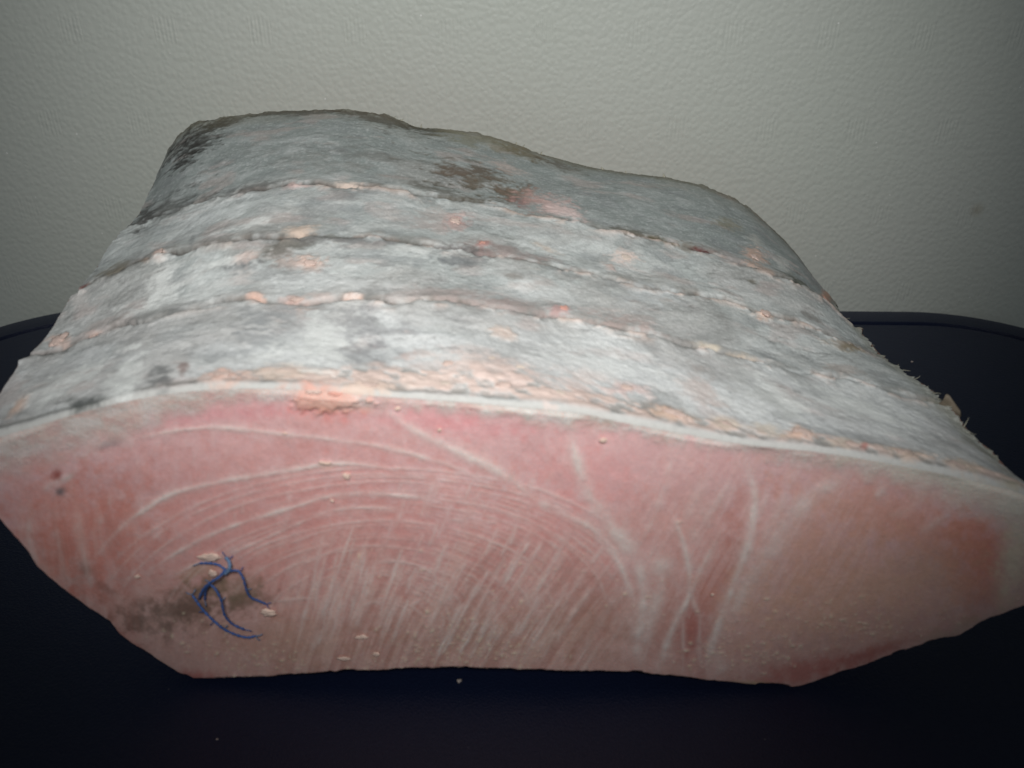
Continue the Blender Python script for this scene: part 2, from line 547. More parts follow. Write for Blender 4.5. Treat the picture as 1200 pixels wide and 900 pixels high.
groove_mask = np.zeros((NT, NS))
for gi, (gy, amp) in enumerate(((Y_G1, 0.95), (Y_G2, 0.9), (Y_G3, 0.75))):
    wob = (fbm(SX * 45, SX * 0 + gi * 9, 3, 20 + gi) - 0.5) * 0.009 + (fbm(SX * 160, SX * 0 + gi, 3, 30 + gi) - 0.5) * 0.0040
    d = SY - gy - wob
    on = sstep(0.40, 0.58, fbm(SX * 60, SY * 60 + gi * 5, 3, 40 + gi))
    edge_l = sstep(0.13, 0.06, SX) * 0.6
    cut = np.exp(-(d / (0.0009 + 0.0008 * vnoise(SX * 150, SY * 0, gi))) ** 2)
    relief -= cut * 0.0016 * np.clip(on + 0.3, 0, 1)
    relief += np.exp(-((d + 0.0026) / 0.0018) ** 2) * 0.0006 * fbm(SX * 200, SY * 200, 2, 60 + gi)      # ragged lip in front
    relief -= sstep(0.0, 0.012, d) * sstep(0.03, 0.012, d) * 0.0007
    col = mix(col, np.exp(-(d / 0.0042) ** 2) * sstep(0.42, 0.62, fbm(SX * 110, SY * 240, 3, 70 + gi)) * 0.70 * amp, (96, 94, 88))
    lump = sstep(0.52, 0.64, fbm(SX * 130, SY * 300, 3, 80 + gi)) * np.exp(-((d + 0.0018) / 0.0028) ** 2)
    relief += lump * 0.0006
    col = mix(col, lump * 0.55 * sstep(0.10, 0.30, SX / 0.3), (208, 182, 168))
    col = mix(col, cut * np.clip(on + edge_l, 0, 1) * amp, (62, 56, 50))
    groove_mask = np.maximum(groove_mask, cut)

# the crumbly peach strip right behind the white rim (widest in the middle)
strip_w = np.interp(SKPX[..., 0], [0, 180, 240, 420, 560, 700, 900, 1200], [0.0012, 0.0012, 0.0045, 0.0085, 0.0125, 0.0090, 0.0055, 0.0042])
dS = SY - Y_FACE
in_strip = sstep(1.15, 0.75, dS / strip_w + (blot - 0.5) * 1.0) * sstep(0.0006, 0.0018, dS)
pebb = fbm(SX * 260, SY * 420, 3, 90)
col = mix(col, in_strip * sstep(0.40, 0.56, pebb) * 0.75 * sstep(150, 300, SKPX[..., 0]), (212, 186, 174))
col = mix(col, in_strip * sstep(0.46, 0.34, pebb) * 0.55, (138, 130, 122))
relief += in_strip * (pebb - 0.45) * 0.0010
line_d = np.exp(-((dS - 0.0016 - (fbm(SX * 90, SX * 0, 2, 95) - 0.5) * 0.0012) / 0.0007) ** 2)
col = mix(col, line_d * np.interp(SKPX[..., 0], [0, 300, 420, 1200], [0.85, 0.55, 0.30, 0.40]), (104, 104, 100))
col = mix(col, sstep(0.0011, 0.0004, dS) * 0.9, (184, 184, 180))

# marks read off the photograph: (px x, px y, half width, half height, tilt deg, colour, strength, raggedness)
MARKS = [
 (228, 166, 46, 15, -38, (48, 46, 42), 0.95, 1.0), (215, 180, 22, 12, -50, (40, 38, 36), 0.8, 1.2), (262, 142, 34, 7, -12, (74, 70, 56), 0.8, 0.8),
 (190, 245, 50, 11, -28, (70, 70, 68), 0.75, 1.1), (165, 256, 22, 9, -38, (58, 57, 55), 0.8, 0.9), (300, 218, 50, 5, -12, (70, 68, 66), 0.65, 1.0),
 (345, 131, 60, 4, -3, (66, 62, 54), 0.7, 0.9), (450, 140, 50, 9, 14, (70, 62, 50), 0.8, 1.0), (500, 152, 26, 6, 10, (50, 48, 40), 0.8, 0.9),
 (560, 165, 60, 8, 14, (118, 114, 92), 0.55, 1.1), (620, 180, 30, 5, 18, (96, 84, 58), 0.7, 0.9), (655, 192, 28, 6, 20, (86, 78, 68), 0.7, 1.1),
 (560, 210, 60, 17, 16, (84, 76, 62), 0.8, 1.2), (545, 200, 34, 7, 2, (94, 76, 62), 0.6, 1.1), (600, 226, 40, 9, 16, (98, 82, 66), 0.8, 1.2), (520, 222, 40, 8, 10, (80, 76, 66), 0.7, 1.2),
 (612, 236, 14, 6, 20, (110, 66, 62), 0.7, 0.7), (640, 238, 34, 11, 14, (192, 148, 140), 0.85, 0.8), (660, 246, 24, 7, 16, (214, 186, 180), 0.8, 0.6),
 (595, 196, 30, 6, 22, (186, 168, 160), 0.6, 0.6), (744, 272, 26, 5, 14, (78, 72, 58), 0.85, 0.8), (772, 280, 16, 4, 18, (84, 78, 56), 0.85, 0.7),
 (806, 289, 16, 6, 14, (104, 92, 76), 0.7, 0.9), (824, 293, 15, 4, 12, (92, 42, 42), 0.95, 0.4), (850, 262, 22, 6, 14, (128, 120, 94), 0.6, 0.9),
 (886, 300, 14, 9, 20, (196, 152, 128), 0.8, 0.8), (893, 316, 18, 5, 14, (174, 140, 120), 0.6, 0.9), (925, 322, 16, 6, 36, (74, 74, 62), 0.75, 1.2), (940, 332, 14, 5, 36, (64, 68, 60), 0.75, 1.1),
 (918, 308, 12, 7, 40, (184, 186, 182), 0.7, 0.6), (885, 280, 10, 5, 30, (190, 188, 180), 0.6, 0.7), (967, 348, 8, 5, 45, (192, 134, 100), 0.9, 0.4), (880, 330, 8, 3, 20, (92, 84, 66), 0.8, 0.5),
 (895, 371, 11, 6, 6, (214, 172, 146), 0.95, 0.4), (950, 368, 16, 5, 24, (104, 98, 92), 0.7, 0.9), (985, 405, 22, 5, 14, (176, 152, 126), 0.7, 0.9), (996, 409, 12, 4, 10, (122, 110, 84), 0.75, 0.6),
 (534, 257, 16, 9, 4, (206, 150, 140), 0.9, 0.6), (566, 286, 9, 5, -6, (204, 112, 100), 0.9, 0.4), (512, 250, 26, 8, 6, (196, 172, 160), 0.5, 0.9), (510, 262, 30, 7, 8, (190, 160, 150), 0.5, 0.9),
 (548, 293, 28, 5, 8, (88, 84, 84), 0.85, 0.8), (545, 308, 26, 6, 4, (104, 106, 108), 0.7, 1.1), (600, 297, 44, 8, 12, (146, 128, 124), 0.7, 1.0), (600, 323, 14, 4, 10, (124, 118, 112), 0.7, 0.7),
 (734, 299, 16, 8, 12, (222, 194, 180), 0.9, 0.6), (714, 312, 12, 5, 30, (206, 164, 148), 0.7, 0.7), (640, 288, 18, 4, 24, (200, 180, 162), 0.7, 0.7),
 (340, 288, 36, 9, -16, (112, 110, 104), 0.8, 1.0), (335, 292, 30, 7, -18, (104, 102, 96), 0.7, 1.0), (400, 282, 60, 5, 2, (112, 110, 110), 0.7, 1.1), (275, 311, 30, 5, -10, (98, 100, 102), 0.8, 1.0),
 (262, 306, 32, 5, -14, (218, 221, 218), 0.8, 1.1), (350, 307, 26, 9, 0, (196, 158, 140), 0.55, 0.9), (364, 308, 16, 9, -6, (214, 174, 154), 0.9, 0.5), (290, 300, 14, 6, -20, (204, 172, 158), 0.7, 0.7),
 (265, 282, 17, 6, 0, (92, 88, 84), 0.7, 0.8), (300, 260, 34, 4, -14, (218, 221, 218), 0.8, 1.1), (352, 270, 20, 6, -6, (212, 182, 158), 0.8, 0.7), (224, 280, 4, 14, 4, (118, 120, 120), 0.6, 0.6),
 (345, 217, 16, 5, -2, (206, 168, 160), 0.85, 0.7), (408, 217, 20, 5, 2, (212, 188, 170), 0.9, 0.5), (400, 228, 30, 6, 6, (128, 126, 126), 0.6, 1.0), (425, 182, 50, 9, 8, (108, 108, 104), 0.45, 1.3), (370, 190, 60, 8, 4, (124, 124, 120), 0.4, 1.3),
 (187, 300, 8, 8, 0, (194, 152, 132), 0.9, 0.5), (172, 306, 9, 4, 0, (160, 140, 126), 0.7, 0.6), (130, 318, 26, 7, -30, (118, 112, 98), 0.7, 1.0), (97, 337, 10, 5, -30, (110, 60, 54), 0.9, 0.5), (90, 350, 14, 12, -40, (206, 202, 198), 0.75, 0.6),
 (190, 330, 18, 26, 20, (218, 221, 218), 0.8, 1.1), (180, 358, 32, 9, -14, (218, 221, 218), 0.8, 1.1), (160, 375, 34, 4, -22, (118, 118, 116), 0.7, 0.8), (205, 366, 16, 4, -8, (104, 106, 106), 0.7, 0.8),
 (70, 399, 15, 8, 10, (218, 180, 162), 0.95, 0.35), (110, 392, 12, 5, -6, (206, 176, 164), 0.8, 0.5), (55, 415, 40, 3, -6, (70, 70, 68), 0.8, 0.5), (24, 477, 20, 5, -45, (214, 174, 150), 0.9, 0.4),
 (100, 440, 60, 12, -24, (218, 221, 218), 0.8, 1.1), (150, 440, 36, 16, -50, (218, 221, 218), 0.8, 1.1), (140, 465, 16, 12, -60, (218, 221, 218), 0.8, 1.1),
 (90, 472, 30, 8, -10, (72, 76, 74), 0.9, 0.9), (190, 442, 16, 12, 0, (100, 102, 102), 0.85, 1.0), (215, 434, 6, 11, 12, (128, 104, 98), 0.8, 0.7), (262, 441, 28, 9, -4, (216, 168, 148), 0.95, 0.6),
 (330, 436, 44, 9, 3, (208, 182, 162), 0.8, 0.8), (320, 410, 26, 10, -26, (218, 221, 218), 0.8, 1.1), (300, 350, 11, 7, 0, (216, 168, 146), 0.9, 0.5), (347, 352, 16, 5, 2, (212, 170, 156), 0.85, 0.6), (375, 347, 18, 5, 0, (206, 176, 164), 0.6, 0.7),
 (350, 385, 55, 20, 6, (146, 150, 152), 0.6, 1.4), (420, 385, 60, 20, 12, (138, 138, 140), 0.65, 1.4), (410, 410, 46, 16, 10, (132, 132, 134), 0.6, 1.3), (375, 400, 30, 30, 0, (218, 221, 218), 0.8, 1.1), (310, 372, 30, 14, 6, (150, 152, 152), 0.55, 1.3),
 (375, 462, 36, 14, 8, (214, 140, 118), 0.95, 0.7), (394, 470, 11, 8, 20, (208, 112, 98), 0.9, 0.5), (430, 455, 40, 9, -4, (212, 180, 158), 0.85, 0.8), (415, 349, 12, 6, 6, (218, 178, 158), 0.9, 0.5),
 (540, 345, 60, 9, 4, (160, 148, 144), 0.7, 1.0), (600, 358, 60, 8, 8, (158, 144, 140), 0.75, 1.0), (655, 364, 14, 6, 10, (196, 142, 138), 0.85, 0.6), (720, 380, 50, 8, 12, (164, 148, 142), 0.7, 1.0), (592, 392, 16, 6, 14, (214, 178, 156), 0.7, 0.8),
 (560, 436, 70, 16, 12, (216, 188, 176), 0.6, 1.4), (480, 446, 60, 10, 2, (212, 186, 172), 0.6, 1.2), (660, 452, 60, 12, 10, (206, 184, 176), 0.55, 1.4), (735, 455, 26, 8, 8, (216, 170, 160), 0.8, 0.8), (690, 440, 40, 9, 12, (196, 176, 168), 0.6, 1.0), (820, 455, 30, 16, 34, (196, 168, 156), 0.55, 1.0), (730, 375, 50, 8, 12, (186, 158, 150), 0.5, 1.1),
 (790, 487, 32, 9, 12, (214, 172, 144), 0.95, 0.6), (850, 497, 24, 8, 8, (204, 182, 158), 0.8, 0.7), (940, 508, 22, 8, 10, (216, 168, 140), 0.95, 0.6), (900, 502, 20, 7, 8, (200, 180, 156), 0.7, 0.7), (1012, 524, 6, 4, 0, (200, 108, 96), 0.9, 0.4),
 (985, 518, 24, 6, 6, (206, 182, 158), 0.8, 0.7), (1060, 532, 40, 6, 10, (206, 174, 150), 0.85, 0.7), (1130, 548, 40, 6, 14, (200, 172, 148), 0.8, 0.8), (1185, 568, 24, 6, 18, (176, 166, 146), 0.8, 0.8),
 (900, 460, 50, 14, 32, (218, 221, 218), 0.8, 1.1), (880, 450, 60, 7, 40, (140, 142, 140), 0.5, 0.8), (1010, 480, 70, 16, 18, (218, 221, 218), 0.8, 1.1), (1120, 500, 60, 9, 34, (150, 150, 142), 0.6, 0.9), (1160, 535, 40, 7, 38, (142, 138, 124), 0.7, 0.9),
 (830, 406, 20, 4, 12, (206, 188, 160), 0.8, 0.6), (870, 417, 18, 4, 12, (200, 178, 152), 0.7, 0.7), (800, 400, 30, 4, 14, (128, 122, 118), 0.6, 0.8), (990, 430, 30, 6, 10, (176, 160, 150), 0.5, 0.9), (760, 345, 40, 14, 12, (190, 196, 197), 0.6, 0.9),
]
MARKS += [(250, 335, 40, 14, -16, (218, 222, 220), 0.6, 1.2), (400, 330, 50, 10, 4, (216, 219, 218), 0.5, 1.3), (700, 430, 70, 16, 14, (216, 219, 217), 0.6, 1.2), (640, 345, 50, 9, 10, (214, 218, 217), 0.5, 1.2), (250, 250, 50, 10, -14, (206, 211, 210), 0.55, 1.2), (60, 460, 34, 10, -40, (222, 225, 222), 0.6, 1.0),
          (330, 320, 50, 10, -4, (128, 130, 130), 0.55, 1.4), (450, 300, 50, 8, 6, (120, 124, 126), 0.5, 1.4), (470, 250, 60, 10, 6, (140, 144, 144), 0.5, 1.4), (300, 400, 26, 16, 0, (140, 144, 146), 0.5, 1.4), (700, 330, 50, 8, 12, (134, 134, 132), 0.5, 1.3), (840, 440, 40, 8, 24, (150, 150, 148), 0.45, 1.3)]
flatpx = SKPX.reshape(-1, 2)
nz = fbm(SX * 190, SY * 320, 4, 120, 0.65)
nz2 = fbm(SX * 700, SY * 1100, 2, 121)
for (mx_, my_, w, h, ang, rgb, st, rag) in MARKS:
    # marks lie on the far side of no fold: every place of the skin that shows there
    ca, sa = math.cos(math.radians(ang)), math.sin(math.radians(ang))
    dx, dy = SKPX[..., 0] - mx_, SKPX[..., 1] - my_
    u, v = (dx * ca + dy * sa) / w, (-dx * sa + dy * ca) / h
    r = np.sqrt(u * u + v * v)
    rgb = np.array(rgb, float)
    if rgb[0] - rgb[2] > 30 and rgb[0] > 160:              # raw scraps: keep them as pale as they are under the frost
        rgb = rgb + (rgb.mean() + 14 - rgb) * 0.30
    m_ = sstep(1.35, 0.2, r + (nz - 0.5) * 2.4 * rag + (nz2 - 0.5) * 0.9) * st * 0.90
    m_[r > 2.4] = 0
    col = mix(col, m_, rgb)
    if rgb[0] - rgb[2] > 34 and rgb[0] > 170:              # raw scraps stand a little proud
        relief += m_ * 0.0005
    if max(rgb) < 100:
        relief -= m_ * 0.0003

# right hand cut edge of the skin: thin, greenish, ragged
edge_r = sstep(0.30 - 0.010, 0.30 - 0.001, SX + (fine - 0.5) * 0.006)
col = mix(col, edge_r * 0.55, (128, 128, 112))
relief *= sstep(0.0, 0.0016, dS)[...] * 0.85 + 0.15
relief_edge = (fbm(SY * 700, SY * 0, 4, 130, 0.7) - 0.5) * 0.0035 * sstep(0.30 - 0.004, 0.30, SX)

P = SK + SKN * relief[..., None]
P[..., 0] += relief_edge
P[..., 2] += (fbm(SY * 900, SX * 300, 3, 131, 0.7) - 0.5) * 0.0022 * sstep(0.30 - 0.005, 0.30, SX) * sstep(0.17, 0.18, SY)
P[..., 2] += ((fbm(SX * 420, SY * 300, 4, 133, 0.7) - 0.5) * 0.0006 + sstep(0.60, 0.75, fbm(SX * 120, SY * 60, 3, 134)) * 0.0005) * sstep(0.344, 0.350, SY)
# round the skin over into the cut face
P[..., 2] -= 0.0012 * (1 - np.sqrt(np.clip(1 - np.clip(1 - dS / 0.0016, 0, 1) ** 2, 0, 1)))
SKP = P

root_fish = empty("fish_slab", (0.0, 0.24, 0.0), "thick frozen slab of fish with frosted grey skin and pink cut face", "fish slab")
link("skin", grid_mesh("skin", SKP, np.clip(col * KA, 0, 0.9)), MAT_SKIN, root_fish)

# ------------------------------------------------------------------ the cut face
NU = 861
U = np.linspace(-40, 1262, NU)
def func_of_u(pts):
    p = np.array(pts, float)
    return np.interp(U, p[:, 0], p[:, 1])
def func_smooth(pts):
    p = smooth_poly(pts)
    o = np.argsort(p[:, 0])
    return np.interp(U, p[o, 0], p[o, 1])
# take the top edge from the skin's own first row so that the two meet
fr = project(SKP[0])
vt = np.interp(U, fr[:, 0], fr[:, 1])
vb = func_of_u(BOT_F) + (fbm(U / 40.0, U * 0, 2, 140) - 0.5) * 3.0 + (fbm(U / 6.0, U * 0, 2, 142) - 0.5) * 1.6 - sstep(0.66, 0.74, vnoise(U / 19.0, U * 0, 143)) * 1.6 * np.interp(U, [0, 650, 760, 1000], [0.3, 0.4, 1, 1])
vb[-8:] = np.maximum(vb[-8:], vt[-8:] + 2)
vr = np.clip(func_smooth(RIM_F) + (fbm(U / 30.0, U * 0, 3, 141) - 0.5) * 5.0, vt + 1.0, vb - 0.6)

def vein_field(Q, items):
    f = np.zeros(len(Q))
    for pts, w, s in items:
        pl = smooth_poly(pts, 6)
        ws = w if isinstance(w, (tuple, list)) else (w, w)
        lo, hi = pl.min(0) - 6 * max(ws), pl.max(0) + 6 * max(ws)
        k = np.where((Q[:, 0] > lo[0]) & (Q[:, 0] < hi[0]) & (Q[:, 1] > lo[1]) & (Q[:, 1] < hi[1]))[0]
        if not len(k):
            continue
        d, t = seg_dist(Q[k], pl)
        wid = ws[0] + (ws[1] - ws[0]) * t
        fb = fbm(Q[k, 0] / 22, Q[k, 1] / 22, 3, 150 + len(pts))
        br = 0.38 + 1.35 * (fb - 0.22)
        d = np.abs(d + (fbm(Q[k, 0] / 9, Q[k, 1] / 9, 2, 156) - 0.5) * 2.2 * sstep(0, 2, d))
        wid = wid * (0.65 + 0.9 * fbm(Q[k, 0] / 30, Q[k, 1] / 30, 2, 158))
        g = (0.75 * np.exp(-(d / wid) ** 2) + 0.25 * np.exp(-(d / (2.6 * wid)) ** 2)) * s * np.clip(br, 0.1, 1.15) * sstep(0, 0.22, t + 0.03) * sstep(1.0, 0.78, t - 0.03)
        f[k] = np.maximum(f[k], g)
    return f

VEINS = [
 ([(147, 518), (187, 508), (225, 503), (260, 502), (333, 508), (400, 516), (467, 527), (533, 547), (590, 575)], 2.3, 0.75),
 ([(105, 660), (143, 617), (175, 594), (207, 577), (283, 560), (347, 550), (383, 543), (430, 545), (480, 553)], 2.4, 0.8),
 ([(157, 687), (187, 660), (233, 633), (283, 613), (333, 597), (383, 582), (433, 578), (493, 583), (540, 594)], 2.3, 0.75),
 ([(195, 680), (225, 663), (273, 647), (317, 628), (345, 615), (390, 598), (440, 595), (490, 602)], 1.8, 0.6),
 ([(340, 667), (397, 643), (430, 640), (460, 640)], 1.7, 0.6), ([(427, 660), (467, 658), (500, 667), (511, 681), (493, 703), (470, 712)], 1.7, 0.55),
 ([(310, 707), (345, 702), (380, 700)], 1.8, 0.45), ([(330, 640), (380, 622), (420, 615)], 1.3, 0.4), ([(410, 672), (440, 672), (460, 675)], 1.3, 0.5),
 ([(446, 474), (480, 500), (533, 527), (587, 553), (633, 590), (683, 613), (715, 642), (738, 690), (750, 730)], (5.0, 3.6), 0.80),
 ([(668, 492), (675, 536), (688, 575), (708, 607), (733, 639), (752, 662)], (4.5, 10.0), 0.85),
 ([(748, 648), (752, 680), (754, 720), (747, 750), (750, 795)], (7.0, 4.0), 0.80), ([(778, 630), (772, 690), (760, 735), (752, 770)], (11.0, 5.0), 0.65),
 ([(720, 610), (745, 640), (765, 610), (778, 580)], 3.0, 0.3),
 ([(790, 600), (796, 622), (804, 649), (809, 691), (795, 723), (782, 752), (766, 800)], (3.0, 3.6), 0.85), ([(850, 610), (826, 660), (811, 695), (820, 726), (819, 758), (822, 790)], (3.0, 3.0), 0.6),
 ([(860, 560), (830, 600), (805, 640)], 8.0, 0.38), ([(838, 545), (815, 585), (800, 620)], 6.0, 0.32), ([(800, 720), (801, 760), (800, 792)], 2.0, 0.5),
 ([(874, 528), (880, 560), (885, 583), (880, 620), (866, 668), (846, 720), (833, 762), (826, 800)], (5.0, 4.5), 0.90),
 ([(1000, 550), (960, 580), (930, 602), (898, 652), (868, 694), (846, 740)], (10.0, 8.0), 0.65), ([(935, 545), (912, 600), (890, 640)], 6.0, 0.35), ([(905, 545), (898, 580), (890, 610)], 3.5, 0.35),
 ([(790, 530), (778, 570), (768, 600)], 3.0, 0.3), ([(835, 760), (850, 790)], 6.0, 0.5),
 ([(1130, 590), (1100, 610), (1075, 625)], 4.0, 0.35), ([(1090, 580), (1065, 596), (1040, 606)], 4.0, 0.3), ([(1040, 575), (1025, 583)], 4.0, 0.4),
 ([(32, 605), (36, 640), (46, 668)], 3.5, 0.45), ([(92, 600), (97, 640), (108, 690)], 3.0, 0.40), ([(62, 590), (70, 640), (80, 690)], 3.0, 0.28), ([(48, 575), (84, 556)], 4.0, 0.4),
 ([(520, 607), (593, 612)], 2.0, 0.35), ([(597, 640), (606, 612)], 2.2, 0.7), ([(585, 655), (607, 610)], 1.8, 0.5),
]
# grain of the muscle: slanting streaks, leaning more to the right of the slab
rs = random.Random(5)
for i in range(30):                     # growth rings of the muscle, round the lower middle
    rx = 48 + i * 10.2 + rs.uniform(-3, 3)
    ry = rx * (0.60 - 0.0002 * rx)
    a0 = rs.uniform(150, 178) if rs.random() < 0.5 else rs.uniform(60, 140)
    a1 = rs.uniform(-28, 30)
    pts = []
    for k in range(13):
        a = math.radians(a0 + (a1 - a0) * k / 12)
        pts.append((440 + rx * math.cos(a) + 0.10 * ry * math.sin(a) + rs.uniform(-1.2, 1.2), 735 - ry * math.sin(a) * 1.02 + rs.uniform(-1, 1)))
    VEINS.append((pts, rs.uniform(1.1, 1.9), rs.uniform(0.22, 0.48)))
for i in range(90):
    u0 = rs.uniform(345, 735)
    v0 = rs.uniform(690, 792)
    ln = rs.uniform(35, 95)
    lean = np.interp(u0, [345, 430, 560, 735], [0.22, 0.38, 0.62, 0.78]) + rs.uniform(-0.05, 0.05)
    pts = []
    for k in range(5):
        f = k / 4
        pts.append((u0 + lean * ln * f * 0.9 + rs.uniform(-1.5, 1.5), v0 - ln * f))
    VEINS.append((pts, rs.uniform(1.3, 2.8), rs.uniform(0.30, 0.75) * np.interp(u0, [345, 400, 640, 735], [0.8, 1, 0.9, 0.4])))
for i in range(36):
    u0, v0 = rs.uniform(330, 640), rs.uniform(585, 680)
    ln = rs.uniform(22, 60)
    lean = np.interp(u0, [330, 430, 640], [0.15, 0.3, 0.6])
    VEINS.append(([(u0, v0), (u0 + lean * ln * 0.5 + rs.uniform(-2, 2), v0 - ln / 2), (u0 + lean * ln, v0 - ln)], rs.uniform(1.5, 3.0), rs.uniform(0.15, 0.42)))
for i in range(16):
    u0, v0 = rs.uniform(60, 400), rs.uniform(500, 620)
    VEINS.append(([(u0, v0), (u0 + rs.uniform(-2, 3), v0 - rs.uniform(10, 26))], rs.uniform(1.5, 2.6), rs.uniform(0.15, 0.35)))

FACE_MARKS = [  # lower right flesh patches are lightened in colour where the lamp falls off
 (300, 610, 260, 110, -8, (200, 138, 131), 0.55, 0.9), (480, 640, 200, 70, 0, (196, 136, 130), 0.45, 1.0), (640, 640, 120, 70, 20, (198, 138, 132), 0.5, 1.0), (80, 620, 90, 70, 30, (200, 128, 112), 0.45, 1.0), (820, 620, 110, 70, 0, (204, 148, 138), 0.4, 1.0), (1040, 600, 120, 40, 14, (210, 154, 134), 0.45, 0.9), (1010, 690, 170, 60, -8, (202, 158, 142), 0.5, 0.9),
 (205, 716, 64, 27, -4, (124, 104, 92), 0.62, 1.3), (178, 725, 34, 22, 20, (108, 96, 88), 0.45, 1.3), (232, 708, 34, 16, 0, (98, 80, 70), 0.5, 1.3), (285, 705, 30, 15, -8, (108, 90, 78), 0.6, 1.1), (275, 690, 32, 22, 0, (128, 112, 92), 0.55, 1.0),
 (232, 668, 26, 9, -14, (160, 138, 112), 0.5, 0.9), (240, 690, 30, 12, 0, (120, 106, 84), 0.4, 1.0),
 (67, 557, 7, 8, 10, (138, 62, 54), 0.85, 0.5), (70, 577, 7, 6, 0, (92, 96, 100), 0.8, 0.5), (80, 560, 9, 4, -40, (200, 190, 186), 0.6, 0.5),
 (130, 520, 16, 6, -16, (132, 116, 122), 0.65, 0.8), (100, 665, 8, 14, -20, (126, 110, 102), 0.6, 0.8), (125, 690, 14, 5, 30, (126, 106, 98), 0.5, 0.8),
 (230, 793, 30, 9, 0, (166, 84, 80), 0.6, 0.7), (150, 755, 34, 7, 38, (172, 92, 82), 0.55, 0.8), (60, 650, 34, 40, 40, (196, 126, 112), 0.45, 0.9), (130, 620, 60, 70, 0, (192, 124, 112), 0.35, 1.0),
 (1150, 655, 44, 60, -18, (206, 122, 100), 0.6, 0.9), (1085, 620, 90, 30, 14, (186, 122, 104), 0.35, 0.9), (945, 786, 84, 17, -12, (176, 100, 94), 0.6, 0.8), (1020, 765, 50, 9, -20, (160, 92, 86), 0.6, 0.8),
 (690, 560, 60, 40, 10, (214, 152, 150), 0.5, 0.8), (840, 680, 24, 60, 22, (176, 112, 100), 0.55, 0.8), (812, 740, 22, 50, 0, (166, 96, 90), 0.7, 0.6), (778, 720, 14, 60, 12, (176, 116, 104), 0.5, 0.7), (870, 590, 40, 20, -30, (188, 130, 120), 0.4, 0.9),
 (260, 485, 100, 14, -6, (210, 138, 144), 0.4, 0.8), (520, 495, 90, 16, 6, (212, 140, 146), 0.4, 0.8), (1010, 690, 150, 50, -8, (202, 164, 144), 0.55, 0.9), (960, 640, 70, 60, -30, (196, 150, 134), 0.45, 0.9), (690, 730, 60, 45, 0, (170, 130, 116), 0.5, 0.9),
 (560, 745, 120, 40, 0, (166, 128, 112), 0.45, 1.0), (345, 755, 80, 34, 0, (172, 136, 118), 0.5, 1.0), (880, 802, 24, 5, 4, (180, 160, 132), 0.7, 0.6), (385, 545, 22, 4, -10, (206, 176, 164), 0.6, 0.7), (380, 480, 40, 10, 4, (214, 132, 124), 0.6, 0.8),
 (395, 474, 46, 7, 4, (206, 168, 150), 0.6, 0.9), (1190, 650, 22, 70, 10, (206, 196, 176), 0.75, 0.7), (1130, 735, 60, 10, -24, (172, 150, 136), 0.55, 0.9),
]

